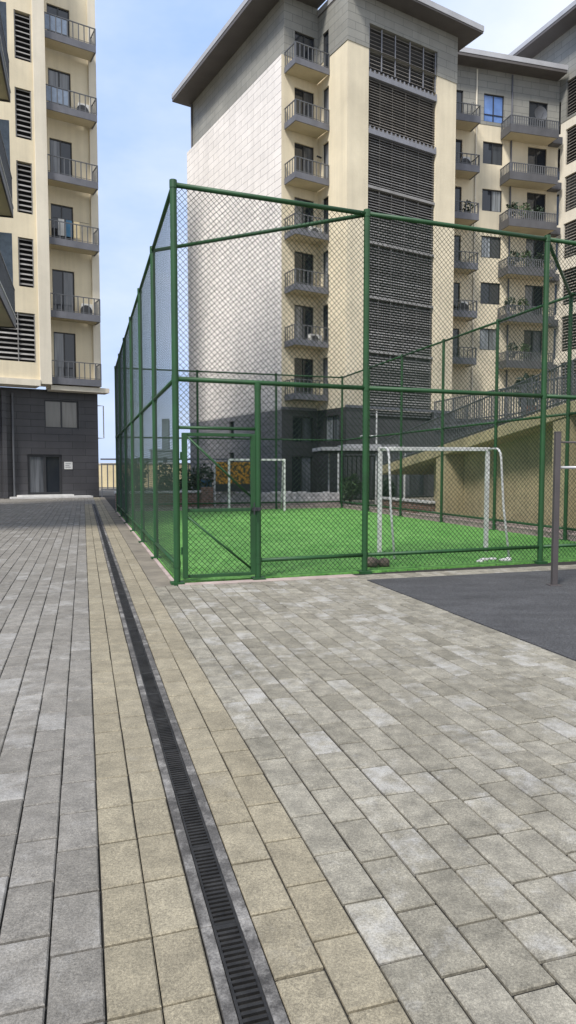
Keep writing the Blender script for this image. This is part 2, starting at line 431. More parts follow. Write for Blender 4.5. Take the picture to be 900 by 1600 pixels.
for z in (.45, 1.75):
    MB().tube([(gx0 - .05, ga(gx0) - .012, z - .05), (gx0 - .05, ga(gx0) - .012, z + .05)], .014, 8).build('hinge', GREEN, gate)

# ---------------------------------------------------------------- goals
def goal(label, b, a, rz, w=2.08, h=1.93, d=.95):
    t = thing('football_goal', label, 'goal', cw(b, a, .016), rz, 'small white football goals')
    for s in (0, w): MB().box(s - .036, s + .036, -.036, .036, 0, h - .0365).build('post', WHITEP, t, bevel=.008)
    MB().box(-.036, w + .036, -.036, .036, h - .036, h + .036).build('crossbar', WHITEP, t, bevel=.008)
    for s in (0, w):
        pts = [(s, -.03, h)]
        for k in range(7):
            a_ = PI / 2 * k / 6; pts.append((s, -.36 - .22 * math.sin(a_) * 1.0, h - .22 * (1 - math.cos(a_))))
        pts += [(s, -.70, .9), (s, -d, .02)]
        MB().tube(pts, .021, 8).build('back_stay', WHITEP, t, smooth=True)
    return t
goal('white goal near the front fence, seen from behind with curved stays', 4.03, 2.20, COURT_ROT - math.radians(9))
goal('white goal at the far end of the pitch in front of the orange board', 6.05, L - .75 - .75, COURT_ROT + PI + math.radians(-9))

# stones by the fence and debris
def rock(loc, r, label, seed, group=None, mat=STONE, name='stone'):
    rr = np.random.default_rng(seed); m = MB(); nu, nv = 12, 7
    cs = [(rr.normal(size=3), rr.uniform(.05, .25)) for _ in range(7)]
    for i in range(nv + 1):
        for k in range(nu):
            th = PI * i / nv; ph = 2 * PI * k / nu
            p = np.array((math.sin(th) * math.cos(ph), math.sin(th) * math.sin(ph), math.cos(th)))
            s = 1 + sum(w * math.tanh(2 * (p @ c)) for c, w in cs) * .5
            m.v.append((p[0] * r[0] * s, p[1] * r[1] * s, max(-.05, p[2] * r[2] * s)))
    for i in range(nv):
        for k in range(nu):
            m.f.append((i * nu + k, (i + 1) * nu + k, (i + 1) * nu + (k + 1) % nu, i * nu + (k + 1) % nu)); m.m.append(0)
    o = m.build(name, mat); o.location = loc; return tag(o, label, 'stone' if name == 'stone' else name, group)
rock(cw(3.15, .62, .07), (.13, .11, .10), 'brown rough stone at the left foot of the near goal', 1)
rock(cw(3.36, .60, .06), (.10, .09, .08), 'smaller brown stone right of the rough stone by the near goal', 2)
for i, (b, a) in enumerate(((5.15, .62), (5.32, .75), (5.62, .6), (5.78, .72), (5.5, .8))):
    rock(cw(b, a, .03), (.06 + .02 * (i % 3), .045, .03), 'pale crumpled scrap lying on the turf behind the bottom rail', 20 + i, 'pale scraps on the turf', COPING, 'scrap')

# ---------------------------------------------------------------- pull-up frame
t = thing('pull_up_frame', 'brown grey pull-up frame with two bars standing on dark rubber flooring', 'exercise frame', cw(4.84, -1.63, .004), COURT_ROT - .25)
for x in (0, 1.75): 
    m = MB().box(x - .036, x + .036, -.036, .036, -.02, 2.05); m.box(x - .08, x + .08, -.08, .08, -.005, .012); m.box(x - .039, x + .039, -.039, .039, 2.0503, 2.062); m.build('post', BARP, t, bevel=.006)
MB().tube([(.04, 0, 1.92), (1.71, 0, 1.92)], .013, 10).build('bar', BARP, t, smooth=True)
MB().tube([(.04, 0, 1.585), (1.71, 0, 1.585)], .019, 10).build('bar', BARW, t, smooth=True)

# ---------------------------------------------------------------- facade tools
def T_front(y): return lambda u, n, z: (u, y + n, z)       # wall facing -y
def T_left(x): return lambda u, n, z: (x + n, -u, z)       # wall facing -x, u runs towards -y
def facade(mb, T, u0, u1, z0, z1, holes, mi=0, depth=.16, mi2=None):
    us = sorted({u0, u1, *[min(max(h[i], u0), u1) for h in holes for i in (0, 1)]})
    zs = sorted({z0, z1, *[min(max(h[i], z0), z1) for h in holes for i in (2, 3)]})
    for a, b in zip(us[:-1], us[1:]):
        for c, d in zip(zs[:-1], zs[1:]):
            x, z = (a + b) / 2, (c + d) / 2
            if any(h[0] < x < h[1] and h[2] < z < h[3] for h in holes): continue
            mb.face([T(a, 0, c), T(b, 0, c), T(b, 0, d), T(a, 0, d)], mi)
    r = mi if mi2 is None else mi2
    for h in holes:
        a, b, c, d = max(h[0], u0), min(h[1], u1), max(h[2], z0), min(h[3], z1)
        if b <= a or d <= c: continue
        for (p, q) in (((a, c), (a, d)), ((b, c), (b, d)), ((a, c), (b, c)), ((a, d), (b, d))):
            if p[1] == q[1] and p[1] in (z0, z1) and (h[2] < z0 or h[3] > z1): continue
            mb.face([T(p[0], 0, p[1]), T(q[0], 0, q[1]), T(q[0], depth, q[1]), T(p[0], depth, p[1])], r)
def window(par, T, u0, u1, z0, z1, name='window', pane=GLASS, mull=1, trans=(), depth=.10, fw=.055, frame=FRAME):
    m = MB(); d0, d1 = depth - .045, depth + .03
    m.box(u0, u1, d0, d1, z0, z0 + fw, T=T); m.box(u0, u1, d0, d1, z1 - fw, z1, T=T)
    m.box(u0, u0 + fw, d0, d1, z0 + fw, z1 - fw, T=T); m.box(u1 - fw, u1, d0, d1, z0 + fw, z1 - fw, T=T)
    for k in range(mull):
        c = u0 + (u1 - u0) * (k + 1) / (mull + 1); m.box(c - fw * .55, c + fw * .55, d0, d1, z0 + fw, z1 - fw, T=T)
    for z in trans: m.box(u0 + fw, u1 - fw, d0 + .004, d1 - .004, z - fw * .4, z + fw * .4, T=T)
    f = m.build(name, frame, par)
    n = mull + 1; w = (u1 - u0) / n
    for k in range(n):
        p = MB(); p.face([T(u0 + k * w + .02, depth, z0 + .02), T(u0 + (k + 1) * w - .02, depth, z0 + .02), T(u0 + (k + 1) * w - .02, depth, z1 - .02), T(u0 + k * w + .02, depth, z1 - .02)])
        p.build('pane', pane, f)
    return f
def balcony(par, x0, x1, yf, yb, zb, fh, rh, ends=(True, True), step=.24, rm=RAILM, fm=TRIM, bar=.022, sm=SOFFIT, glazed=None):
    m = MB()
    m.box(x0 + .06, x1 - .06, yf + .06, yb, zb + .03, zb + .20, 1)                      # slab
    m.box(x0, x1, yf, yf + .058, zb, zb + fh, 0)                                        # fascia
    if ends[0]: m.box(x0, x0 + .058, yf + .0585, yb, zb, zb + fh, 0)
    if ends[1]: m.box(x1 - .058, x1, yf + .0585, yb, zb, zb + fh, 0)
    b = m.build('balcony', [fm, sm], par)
    r = MB(); zt = zb + fh + rh
    def run(p, q, horizontal):
        n = max(2, round(abs(q - p) / step))
        for k in range(n + 1):
            c = p + (q - p) * k / n; w = bar * (1.5 if k in (0, n) else 1)
            if horizontal: r.box(c - w, c + w, yf + .012, yf + .042, zb + fh, zt)
            else: r.box(horizontal_x - .015, horizontal_x + .015, c - w, c + w, zb + fh, zt)
    run(x0 + .03, x1 - .03, True)
    r.box(x0, x1, yf + .003, yf + .055, zt, zt + .045)
    r.box(x0 + .04, x1 - .04, yf + .015, yf + .035, zb + fh + .05, zb + fh + .075)
    for e, hx in zip(ends, (x0 + .03, x1 - .03)):
        if not e: continue
        horizontal_x = hx
        run(yf + .12, yb - .05, False)
        r.box(hx - .026, hx + .026, yf + .0555, yb, zt, zt + .045)
    r.build('railing', rm, b)
    if glazed:
        q = MB(); q.box(x0 + .05, x0 + (x1 - x0) * glazed, yf + .024, yf + .030, zb + fh + .09, zt - .03)
        q.build('glass_panel', GLASSB, b)
    return b
GLASSBL = plain('glass coloured as sky reflection', (.16, .27, .55), .05, .25, 1.2, 0, 40)  # blue of the reflected sky is put into the base colour
GLASSB = plain('blue tinted railing glass', (.20, .25, .33), .12, .25, 4, 0, 40)
def slats(mb, T, u0, u1, z0, z1, pitch=.17, mi=0, d=.05, tilt=.07):
    z = z0 + pitch * .3
    while z < z1 - .08:
        p = [T(u0, d, z), T(u1, d, z), T(u1, d + .09, z + tilt), T(u0, d + .09, z + tilt), T(u0, d - .004, z + .018), T(u1, d - .004, z + .018), T(u1, d + .086, z + tilt + .018), T(u0, d + .086, z + tilt + .018)]
        mb.hexa(p, mi); z += pitch
def ac_unit(par, x, y, z, w=.8, d=.32, h=.58):
    a = MB().box(x, x + w, y, y + d, z, z + h).build('air_conditioner', PALEM, par, bevel=.02)
    m = MB(); m.tube([(x + w * .4, y - .002, z + h / 2), (x + w * .4, y - .012, z + h / 2)], h * .4, 18); m.build('fan_grille', FRAME, a)
    return a
def leaf_clump(m, c, r, n, s, mi=0, seed=0):
    rr = np.random.default_rng(seed)
    for _ in range(n):
        d = rr.normal(size=3); d /= np.linalg.norm(d); q = np.array(c) + d * np.array(r) * rr.uniform(.35, 1.0) ** .6
        u = rr.normal(size=3); u /= np.linalg.norm(u); w = np.cross(u, rr.normal(size=3)); w /= np.linalg.norm(w)
        k = s * rr.uniform(.6, 1.4)
        m.face([q - u * k, q + w * k * .45, q + u * k, q - w * k * .45], mi)

# ---------------------------------------------------------------- centre block
DFA = math.atan2(.51522, .85706)
cb = thing('apartment_building', 'tall cream and grey apartment block with dark louvred stair tower behind the pitch', 'building', (-.36, 38, 0), DFA)
ZB = [23.15 - 2.95 * k for k in range(7)]
SX0, SX1, SY = 2.38, 10.23, -2.84
GZ, BZ = 24.15, 5.0
doors = [(.84, 2.13, z + .22, z + 2.47) for z in ZB]
sidew = [(.52, 1.10, z + .22, z + 2.47) for z in ZB]
basew = [(.75, 2.15, 3.15, 4.62), (.7, 2.1, .05, 2.35)]
lou = [(3.78, 8.68, 4.45, 25.45)]
ent = [(4.2, 8.4, .05, 2.9)]
m = MB()
facade(m, T_front(0), 0, SX0, BZ, GZ, doors)
facade(m, T_left(SX0), 0, -SY, BZ, GZ, sidew)
facade(m, T_front(SY), SX0, SX1, BZ, GZ, lou, depth=.35)
m.face([(SX1, SY, BZ), (SX1, 12, BZ), (SX1, 12, GZ), (SX1, SY, GZ)])
m.build('wall', CREAM, cb)
m = MB()
facade(m, T_left(0), -13.3, 0, BZ - .02, GZ, [])
m.face([(0, 13.3, BZ), (9, 13.3, BZ), (9, 13.3, GZ), (0, 13.3, GZ)]); m.face([(0, 0, GZ), (3, 0, GZ), (3, 13.3, GZ), (0, 13.3, GZ)])
m.build('side_wall', WHITE_TILE, cb)
m = MB()
GI = .15
facade(m, T_left(GI), -12.9, .03, GZ - .01, 27.25, [])
facade(m, T_front(-.03), GI, SX0 - .03, GZ, 27.25, doors)
facade(m, T_left(SX0 - .03), .03, -SY + .03, GZ, 27.1, sidew)
facade(m, T_front(SY - .03), SX0 - .03, SX1 + .03, GZ, 26.75, lou, depth=.35)
m.face([(SX1 + .03, SY - .03, GZ), (SX1 + .03, 12, GZ), (SX1 + .03, 12, 26.75), (SX1 + .03, SY - .03, 26.75)])
m.face([(GI, 12.9, GZ), (9, 12.9, GZ), (9, 12.9, 27.2), (GI, 12.9, 27.2)])
for (a, b, c, d) in ((GI, SX0 - .03, -.03, .3), (SX0 - .03, SX1 + .03, SY - .03, SY + .3)):
    m.face([(a, c, GZ), (b, c, GZ), (b, d, GZ), (a, d, GZ)])
m.build('upper_cladding', GREY_TILE, cb)
m = MB()
facade(m, T_front(.02), .02, SX0 + .02, 0, BZ, basew, depth=.2)
facade(m, T_left(SX0 + .02), 0, -SY, 0, BZ, [(.7, 2.2, 3.15, 4.62)], depth=.2)
facade(m, T_front(SY + .02), SX0 + .02, SX1, 0, BZ, ent + lou, depth=.4)
m.face([(SX1, SY, 0), (SX1, 12, 0), (SX1, 12, BZ), (SX1, SY, BZ)])
m.build('base_cladding', DARK_TILE, cb)
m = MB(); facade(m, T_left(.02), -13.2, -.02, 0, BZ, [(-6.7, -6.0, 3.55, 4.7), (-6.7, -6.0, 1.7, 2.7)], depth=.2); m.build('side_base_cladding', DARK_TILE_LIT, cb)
for z in ((3.55, 4.7), (1.7, 2.7)): window(cb, T_left(.02), -6.7, -6.0, *z, mull=0, depth=.16)
m = MB(); m.box(-.05, SX0 - .04, -.09, .0, BZ - .03, BZ + .12); m.box(SX0 - .06, SX1 + .05, SY - .07, SY - .001, BZ - .03, BZ + .12); m.build('cornice', TRIM, cb)
window(cb, T_front(.02), *basew[0], mull=1, depth=.16); window(cb, T_front(.02), *basew[1], name='door', pane=GLASSD, mull=1, depth=.16)
window(cb, T_left(SX0 + .02), .7, 2.2, 3.15, 4.62, mull=1, depth=.16)
window(cb, T_front(SY + .02), *ent[0], name='entrance', pane=GLASSD, mull=3, trans=(2.2,), depth=.36)
for i, z in enumerate(ZB):
    window(cb, T_front(-.03 if i == 0 else 0), *doors[i], name='balcony_door', pane=GLASSD, mull=1, depth=.12)
    window(cb, T_left(SX0 - (.03 if i == 0 else 0)), *sidew[i], name='side_window', pane=GLASSD, mull=0, depth=.12)
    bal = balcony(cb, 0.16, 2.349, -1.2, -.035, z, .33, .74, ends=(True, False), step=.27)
    if i in (3, 5): ac_unit(bal, 1.5, -.62, z + .21, h=.6)
    if i == 2:
        MB().tube([(2.28, -.5, z + 1.75), (1.95, -.6, z + 1.72)], .05, 8).build('lamp', FRAME, bal)
# louvred stair front: one screen per storey between floor bands
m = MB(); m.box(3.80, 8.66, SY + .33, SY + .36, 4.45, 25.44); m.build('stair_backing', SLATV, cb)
edges = [4.5] + [22.95 - 2.95 * k for k in range(5, -1, -1)] + [25.45]
for k, (za, zb_) in enumerate(zip(edges[:-1], edges[1:])):
    m = MB(); top = k == len(edges) - 2
    slats(m, T_front(SY), 3.80, 8.66, za + .08, zb_ - .26 if not top else zb_ - .02, pitch=.145 if not top else .2, d=.10, tilt=.075)
    for c in (3.84, 4.72, 5.6, 6.55, 7.55, 8.62) if not top else (3.84, 4.7, 5.65, 6.7, 7.7, 8.62):
        m.box(c - .03, c + .03, SY + (.05 if top else .2), SY + (.09 if top else .24), za + .28, zb_ - .02, 1)
    m.build('louvre_screen', [SLATB if top or k == len(edges) - 3 else SLAT, SLATL if top else SLAT], cb)
    if k:
        m = MB(); m.box(3.79, 8.67, SY - (.04 if k > 4 else -.02), SY + .28, za - (.24 if k > 4 else .12), za + .02)
        for q in range(17 if k > 4 else 0): m.box(3.85 + q * .297, 3.93 + q * .297, SY - .03, SY + .02, za + .0205, za + .16)
        m.build('floor_band', SLATL if k > 4 else SLAT, cb)
def roof(par, x0, x1, y0, y1, z0, z1):
    m = MB(); m.box(x0, x1, y0, y1, z0, z1, 0); m.box(x0 - .03, x1 + .03, y0 - .03, y1 + .03, z1 - .20, z1 + .10, 1)
    return m.build('roof', [ROOFM, ROOFPALE], par)
roof(cb, -1.15, 2.33, -1.2, 13.1, 27.25, 27.66)
roof(cb, 2.34, 11.25, SY - 1.05, 12, 26.75, 27.05)
MB().tube([(GI - .06, 12.6, 5), (GI - .06, 12.6, 27.2)], .06, 8).build('downpipe', TRIM, cb)

# ---------------------------------------------------------------- recessed wing
wg = thing('apartment_building', 'recessed cream apartment wing between the louvred tower and the right block', 'building', (12.98, 45.5, 0), math.atan2(.2512, .9679))
WZ = [23.55, 20.5, 17.52, 14.42, 11.38, 8.4]; RZ = [23.3, 20.35, 17.4, 14.35, 11.3, 8.3]
wins = [(-.2, 1.27, 26.0 - 3.02 * k - 1.3 + (0 if k else -.35), 26.03 - 3.02 * k + .08) for k in range(6)]
wdoors = [(3.15, 4.58, RZ[k] + .2, RZ[k] + 2.78) for k in range(6)]
ldoors = [(-3.1, -1.7, WZ[k] + .2, WZ[k] + 2.5) for k in range(6)]
m = MB(); facade(m, T_front(0), -6, 5.46, 5, 24.15, wins + wdoors + ldoors); m.build('wall', CREAM, wg)
m = MB(); facade(m, T_front(-.025), -6, 5.46, 24.15, 27.6, wins + wdoors + ldoors); m.face([(-6, -.025, 24.15), (5.46, -.025, 24.15), (5.46, .2, 24.15), (-6, .2, 24.15)]); m.build('upper_cladding', GREY_TILE, wg)
m = MB(); facade(m, T_front(-.02), -6, 5.46, 0, 5, [(-.9, 3.6, .1, 3.0)], depth=.3); m.build('base_cladding', DARK_TILE, wg)
window(wg, T_front(-.02), -.9, 3.6, .1, 3.0, name='shopfront', pane=GLASSD, mull=3, depth=.2)
for k in range(6):
    y = -.025 if k == 0 else 0
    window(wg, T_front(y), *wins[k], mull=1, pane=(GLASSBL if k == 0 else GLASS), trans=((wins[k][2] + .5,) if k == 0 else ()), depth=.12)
    window(wg, T_front(y), *wdoors[k], name='balcony_door', pane=GLASSD, mull=1, depth=.12)
    window(wg, T_front(y), *ldoors[k], name='balcony_door', pane=GLASSD, mull=1, depth=.12)
    b1 = balcony(wg, -4.4, -1.1, -1.2, -.03, WZ[k], .42, .62, ends=(False, True), step=.3)
    b2 = balcony(wg, 1.06, 4.63, -1.2, -.03, RZ[k], .50, .52, ends=(True, False), step=.16, bar=.035, fm=TRIMD)
    m = MB(); m.box(4.63, 5.40, -.55, -.03, RZ[k], RZ[k] + .45); m.build('balcony_return', TRIMD, wg)
    if k in (2, 3, 4, 5):
        for q in range(3 if k < 4 else 2):
            x = 1.5 + q * .95 + .2 * (k % 2)
            p = MB().tube([(x, -.8, RZ[k] + .21), (x, -.8, RZ[k] + .52)], [.13, .18], 12).build('plant_pot', POTM, b2)
            lm = MB(); leaf_clump(lm, (x, -.85, RZ[k] + 1.15), (.42, .35, .55), 130, .11, 0, 40 + k * 5 + q)
            lm.build('plant_leaves', LEAF if q % 2 else LEAFD, b2)
    if k in (1, 4): ac_unit(b1, -2.0, -.6, WZ[k] + .21, h=.95, w=.55)
    if k == 2:
        lm = MB(); leaf_clump(lm, (-1.7, -.8, WZ[k] + .9), (.35, .3, .5), 80, .12, 0, 99); lm.build('plant_leaves', LEAFD, b1)
    if k == 0:
        m = MB(); rg = []
        for i in range(5):
            rr = .48 * i / 4
            for q in range(20): m.v.append((3.7 + rr * math.cos(2 * PI * q / 20), -.55 + .10 * (1 - (i / 4) ** 2), RZ[k] + 1.75 + rr * math.sin(2 * PI * q / 20)))
        for i in range(4):
            for q in range(20): m.f.append((i * 20 + q, i * 20 + (q + 1) % 20, (i + 1) * 20 + (q + 1) % 20, (i + 1) * 20 + q)); m.m.append(0)
        m.tube([(3.7, -.45, RZ[k] + .21), (3.7, -.45, RZ[k] + 1.75)], .03, 8); m.tube([(3.7, -.45, RZ[k] + 1.3), (3.7, -.85, RZ[k] + 1.7)], .015, 6)
        m.build('satellite_dish', RAILM, b2)
        ch = MB()
        for (dx, dz) in ((0, 0), (.12, .05), (.24, .02)): ch.tube([(-1.6 + dx, -.7, WZ[k] + .6), (-1.45 + dx, -.7, WZ[k] + 1.45 + dz)], .02, 6)
        ch.build('drying_rack', FRAME, b1)
roof(wg, -6, 5.3, -1.0, 10, 27.62, 28.0)
for x in (-.75, 1.85): MB().tube([(x, -.06, 5), (x, -.06, 27.5)], .055, 8).build('downpipe', TRIM if x > 0 else CREAM_SIDE, wg)

# ---------------------------------------------------------------- right block
rb = thing('apartment_building', 'cream apartment block at the right edge with dark wide louvred windows', 'building', (18.35, 46.9, 0), math.atan2(-.9195, .3932))
rw = [(.55, 3.3, 25.0 - 3.08 * k, 27.35 - 3.08 * k) for k in range(7)]
nw = [(-.55, .1, 24.2 - 3.0 * k, 26.3 - 3.0 * k) for k in range(6)]
m = MB(); facade(m, T_front(0), -.9, 11, 5, 24.85, rw + nw, depth=.25); m.face([(11, 0, 5), (11, 9, 5), (11, 9, 24.85), (11, 0, 24.85)]); m.build('wall', CREAM_SIDE, rb)
m = MB(); facade(m, T_front(-.03), -6, 11.03, 24.85, 30.6, rw + nw, depth=.25); m.face([(11.03, -.03, 24.85), (11.03, 9, 24.85), (11.03, 9, 30.6), (11.03, -.03, 30.6)]); m.face([(-6, -.03, 24.85), (11, -.03, 24.85), (11, .3, 24.85), (-6, .3, 24.85)]); m.build('upper_cladding', GREY_TILE, rb)
m = MB(); facade(m, T_front(.02), -.9, 11, 0, 5, []); m.face([(11, 0, 0), (11, 9, 0), (11, 9, 5), (11, 0, 5)]); m.build('base_cladding', DARK_TILE, rb)
for k in range(7):
    y = -.03 if k == 0 else 0
    f = window(rb, T_front(y), *rw[k], mull=2, depth=.2)
    m = MB(); slats(m, T_front(y), rw[k][0] + .06, rw[k][1] - .06, rw[k][2] + .06, rw[k][3] - .04, pitch=.2, d=.03); m.build('louvre', SLATB, f)
    if k < 6: window(rb, T_front(0), *nw[k], name='side_window', pane=GLASSD, mull=0, depth=.16)
roof(rb, -5.0, 12.2, -1.3, 10, 30.62, 31.0)

# ---------------------------------------------------------------- left block
lb = thing('apartment_building', 'cream apartment block on the left with charcoal ground storey and stacked balconies', 'building', (-11.17, 39.75, 0), DFA)
LZ = [24.65, 20.95, 17.30, 13.87, 9.95, 6.32]
ld = [(-2.42, -1.2, z + .25, t) for z, t in zip(LZ, (27.15, 23.75, 20.0, 16.45, 12.85, 9.38))]
PY = -1.2
lo = [(-4.34, -3.5, 23.05, 25.5), (-4.38, -3.56, 19.05, 21.6), (-4.39, -3.6, 15.2, 17.86), (-4.4, -3.62, 11.35, 13.92), (-6.4, -3.62, 7.38, 9.98), (-4.34, -3.5, 26.9, 29.4)]
m = MB()
facade(m, T_front(0), -2.9, .18, 6.1, 31, ld)
facade(m, T_front(PY), -14, -2.9, 6.45, 31, lo, depth=.3)
m.face([(.18, 0, 6.1), (.18, 12, 6.1), (.18, 12, 31), (.18, 0, 31)])
m.face([(-2.9, PY, 6.1), (-2.9, 0, 6.1), (-2.9, 0, 31), (-2.9, PY, 31)])
m.build('wall', CREAM, lb)
m = MB(); m.box(-3.44, -2.84, PY - .16, PY - .002, 6.25, 31); m.box(-3.441, -2.839, PY, 0, 6.25, 6.6); m.box(-.22, .20, -.14, -.002, 6.85, 31); m.build('pier', CREAM_SIDE, lb)
m = MB(); m.box(-14, -3.445, PY - .2, 0, 6.12, 6.449); m.box(-2.83, .42, -1.0, -.002, 6.0, 6.26); m.build('canopy_slab', CREAM_SIDE, lb)
lw = (-3.0, -1.12, 3.95, 5.53); ldr = (-3.98, -2.1, .18, 2.45)
m = MB(); facade(m, T_front(0), -14, 0, -.1, 6.1, [lw, ldr], depth=.25); m.face([(0, 0, -.1), (0, 12, -.1), (0, 12, 6.1), (0, 0, 6.1)]); m.box(-5.3, -5.08, -.35, -.002, -.1, 5.9); m.build('base_cladding', DARK_TILE, lb)
window(lb, T_front(0), *lw, pane=GLASSC, mull=1, depth=.12, fw=.07)
window(lb, T_front(0), *ldr, name='entrance_door', pane=GLASSD, mull=1, depth=.14, fw=.13, trans=())
m = MB(); m.box(-1.98, -1.52, -.03, -.002, 1.62, 2.04); pl = m.build('wall_plaque', PALEM, lb)
m = MB()
for r in range(3): m.box(-1.92, -1.62 - .08 * (r % 2), -.034, -.0305, 1.72 + r * .1, 1.75 + r * .1)
m.build('plaque_lines', TRIM, pl)
m = MB(); m.box(-5.0, -.6, -.9, -.002, -.1, .09); m.box(-4.6, -1.6, -.6, -.003, .0901, .18); m.build('doorstep', COPING, lb)
for i, z in enumerate(LZ):
    window(lb, T_front(0), *ld[i], name='balcony_door', pane=GLASSD, mull=1, depth=.12)
    b = balcony(lb, -2.83, -.06, -1.12, -.15, z, .37, .88, ends=(False, True), step=.30, rm=RAILM, bar=.026, glazed=(.45 if i in (0, 1) else None))
    if i == 3:
        for q, c_ in enumerate((PALEM, BLUEP, HOARD)):
            MB().box(-2.2 + q * .42, -1.88 + q * .42, -.75, -.735, z + .65, z + 1.55).build('laundry', c_, b)
        MB().tube([(-2.5, -.74, z + 1.56), (-.5, -.74, z + 1.56)], .012, 6).build('drying_line', FRAME, b)
    if i in (1, 4): ac_unit(b, -.95, -.6, z + .21, w=.6, h=.85)
for i, (a, b_, c, d) in enumerate(lo):
    m = MB(); m.box(a, b_, PY + .25, PY + .28, c, d, 1); slats(m, T_front(PY), a + .03, b_ - .03, c + .03, d - .02, pitch=.26, d=.04, tilt=.10)
    for x in (a + .02, b_ - .05): m.box(x, x + .035, PY + .02, PY + .06, c, d)
    if i == 4: m.box(-4.53, -4.48, PY + .0, PY + .035, c, d)
    m.build('louvre_screen', [SLAT, VOID], lb)
MB().tube([(0, .1, 5.35), (.36, .1, 5.35), (.36, .1, 3.45), (0, .1, 3.45)], .035, 8).build('downpipe', PALEM, lb)
MB().tube([(-4.72, -.16, 0), (-4.72, -.16, 5.8)], .06, 8).build('downpipe', RAILM, lb)

# near wing on the left: only its balconies reach into the picture
nb = thing('apartment_building', 'dark railed balconies of the nearest building at the left edge', 'building', (-9.93, 24.4, 0), math.atan2(AY, AX))
m = MB(); m.box(-11, .9, 1.3, 9, 6.9, 32); m.build('wall', CREAM, nb)
for z in (7.05, 11.25, 15.55, 19.8):
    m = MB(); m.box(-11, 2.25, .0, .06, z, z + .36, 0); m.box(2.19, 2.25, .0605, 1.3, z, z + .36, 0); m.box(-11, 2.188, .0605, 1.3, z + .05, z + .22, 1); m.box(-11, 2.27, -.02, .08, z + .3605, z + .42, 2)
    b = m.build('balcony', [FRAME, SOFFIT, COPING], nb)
    r = MB()
    for k in range(46): x = 2.2 - k * .18; r.box(x - .015, x + .015, .015, .045, z + .42, z + 1.45)
    r.box(-11, 2.22, .005, .055, z + 1.45, z + 1.5)
    for k in range(7): y = .1 + k * .19; r.box(2.19, 2.22, y - .015, y + .015, z + .42, z + 1.45)
    r.box(2.18, 2.23, .056, 1.3, z + 1.45, z + 1.5)
    r.build('railing', RAILM, b)
    q = MB(); q.box(-11, 2.17, .05, .058, z + .43, z + 1.44); q.box(2.16, 2.175, .06, 1.29, z + .43, z + 3.6); q.build('glass_panel', GLASSB, b)

# ---------------------------------------------------------------- cream ramp on the right
rp = thing('concrete_ramp', 'cream concrete ramp with grey railings rising to the right of the pitch', 'ramp', (OX, OY, 0), COURT_ROT)
RB = 10.2
def rz(a): return 1.80 + (15.0 - a) * .138
m = MB(); a0, a1 = 15.6, -3.0
m.hexa([(RB, a0, rz(a0) - .34), (RB + 2.6, a0, rz(a0) - .34), (RB + 2.6, a1, rz(a1) - .34), (RB, a1, rz(a1) - .34), (RB, a0, rz(a0)), (RB + 2.6, a0, rz(a0)), (RB + 2.6, a1, rz(a1)), (RB, a1, rz(a1))])
m.build('ramp_slab', RAMPC, rp, bevel=.02)
m = MB(); m.face([(RB + .75, 12.6, 0), (RB + .75, -3, 0), (RB + .75, -3, rz(-3) - .34), (RB + .75, 12.6, rz(12.6) - .34)]); m.build('wall', RAMPC, rp)
for a in (10.9, 5.0, -.8):
    m = MB(); m.hexa([(RB + .03, a - .3, 0), (RB + .74, a - .3, 0), (RB + .74, a + .3, 0), (RB + .03, a + .3, 0), (RB + .03, a - .3, rz(a - .3) - .345), (RB + .74, a - .3, rz(a - .3) - .345), (RB + .74, a + .3, rz(a + .3) - .345), (RB + .03, a + .3, rz(a + .3) - .345)])
    m.build('column', RAMPC, rp, bevel=.015)
for (bb, name, dz) in ((RB + .08, 'railing', 0), (RB + 2.5, 'railing', 0)):
    m = MB(); a = a0
    while a > a1:
        z = rz(a) + dz; w = .024 if round((a0 - a) / .13) % 12 == 0 else .011
        m.box(bb - w, bb + w, a - w, a + w, z, z + 1.0); a -= .13
    for h in (.08, 1.0): m.tube([(bb, a0, rz(a0) + h + dz), (bb, a1, rz(a1) + h + dz)], .026, 8)
    m.build(name, RAILM, rp)
# raised terrace behind the ramp
tr = thing('raised_terrace', 'dark walled raised terrace with grey railing behind the ramp', 'terrace', (OX, OY, 0), COURT_ROT)
m = MB(); m.box(RB + 3.2, RB + 12, -3, 17.0, 0, 3.25); m.build('terrace_wall', DARK_TILE, tr)
m = MB(); m.box(RB + 3.1, RB + 12, -3.02, 17.1, 3.2502, 3.42); m.build('terrace_slab', TRIM, tr)
m = MB(); a = 17.0
while a > -3:
    w = .026 if round((17 - a) / .14) % 11 == 0 else .012
    m.box(RB + 3.2 - w, RB + 3.2 + w, a - w, a + w, 3.4205, 4.5); a -= .14
for z in (3.55, 4.5): m.tube([(RB + 3.2, 17.0, z), (RB + 3.2, -3, z)], .028, 8)
m.build('railing', RAILM, tr)
for i in range(3):
    x, y = RB + 4.1, 5.0 + i * 3.4
    t = thing('potted_shrub', 'leafy shrub in a pot behind the terrace railing', 'plant', cw(x, y, 3.42), 0, 'shrubs on the terrace')
    MB().tube([(0, 0, 0), (0, 0, .45)], [.2, .28], 12).build('plant_pot', POTM, t)
    lm = MB(); leaf_clump(lm, (0, 0, 1.0), (.55, .55, .65), 260, .12, 0, 300 + i); lm.build('leaves', LEAFD, t)
# low brick wall at the foot of the ramp
bw = thing('brick_wall', 'low red brown brick wall with white coping at the foot of the ramp', 'wall', (OX, OY, 0), COURT_ROT)
MB().box(RB - .15, RB + .1, 11.3, 15.4, 0, .42).build('brickwork', BRICK, bw)
MB().box(RB - .2, RB + .15, 11.25, 15.45, .4202, .5).build('coping', COPING, bw, bevel=.01)
m = MB(); m.box(W + .55, RB - .22, 1.5, 11.0, -.03, .16); tag(in_court(m.build('kerb', KERB)), kind='structure')

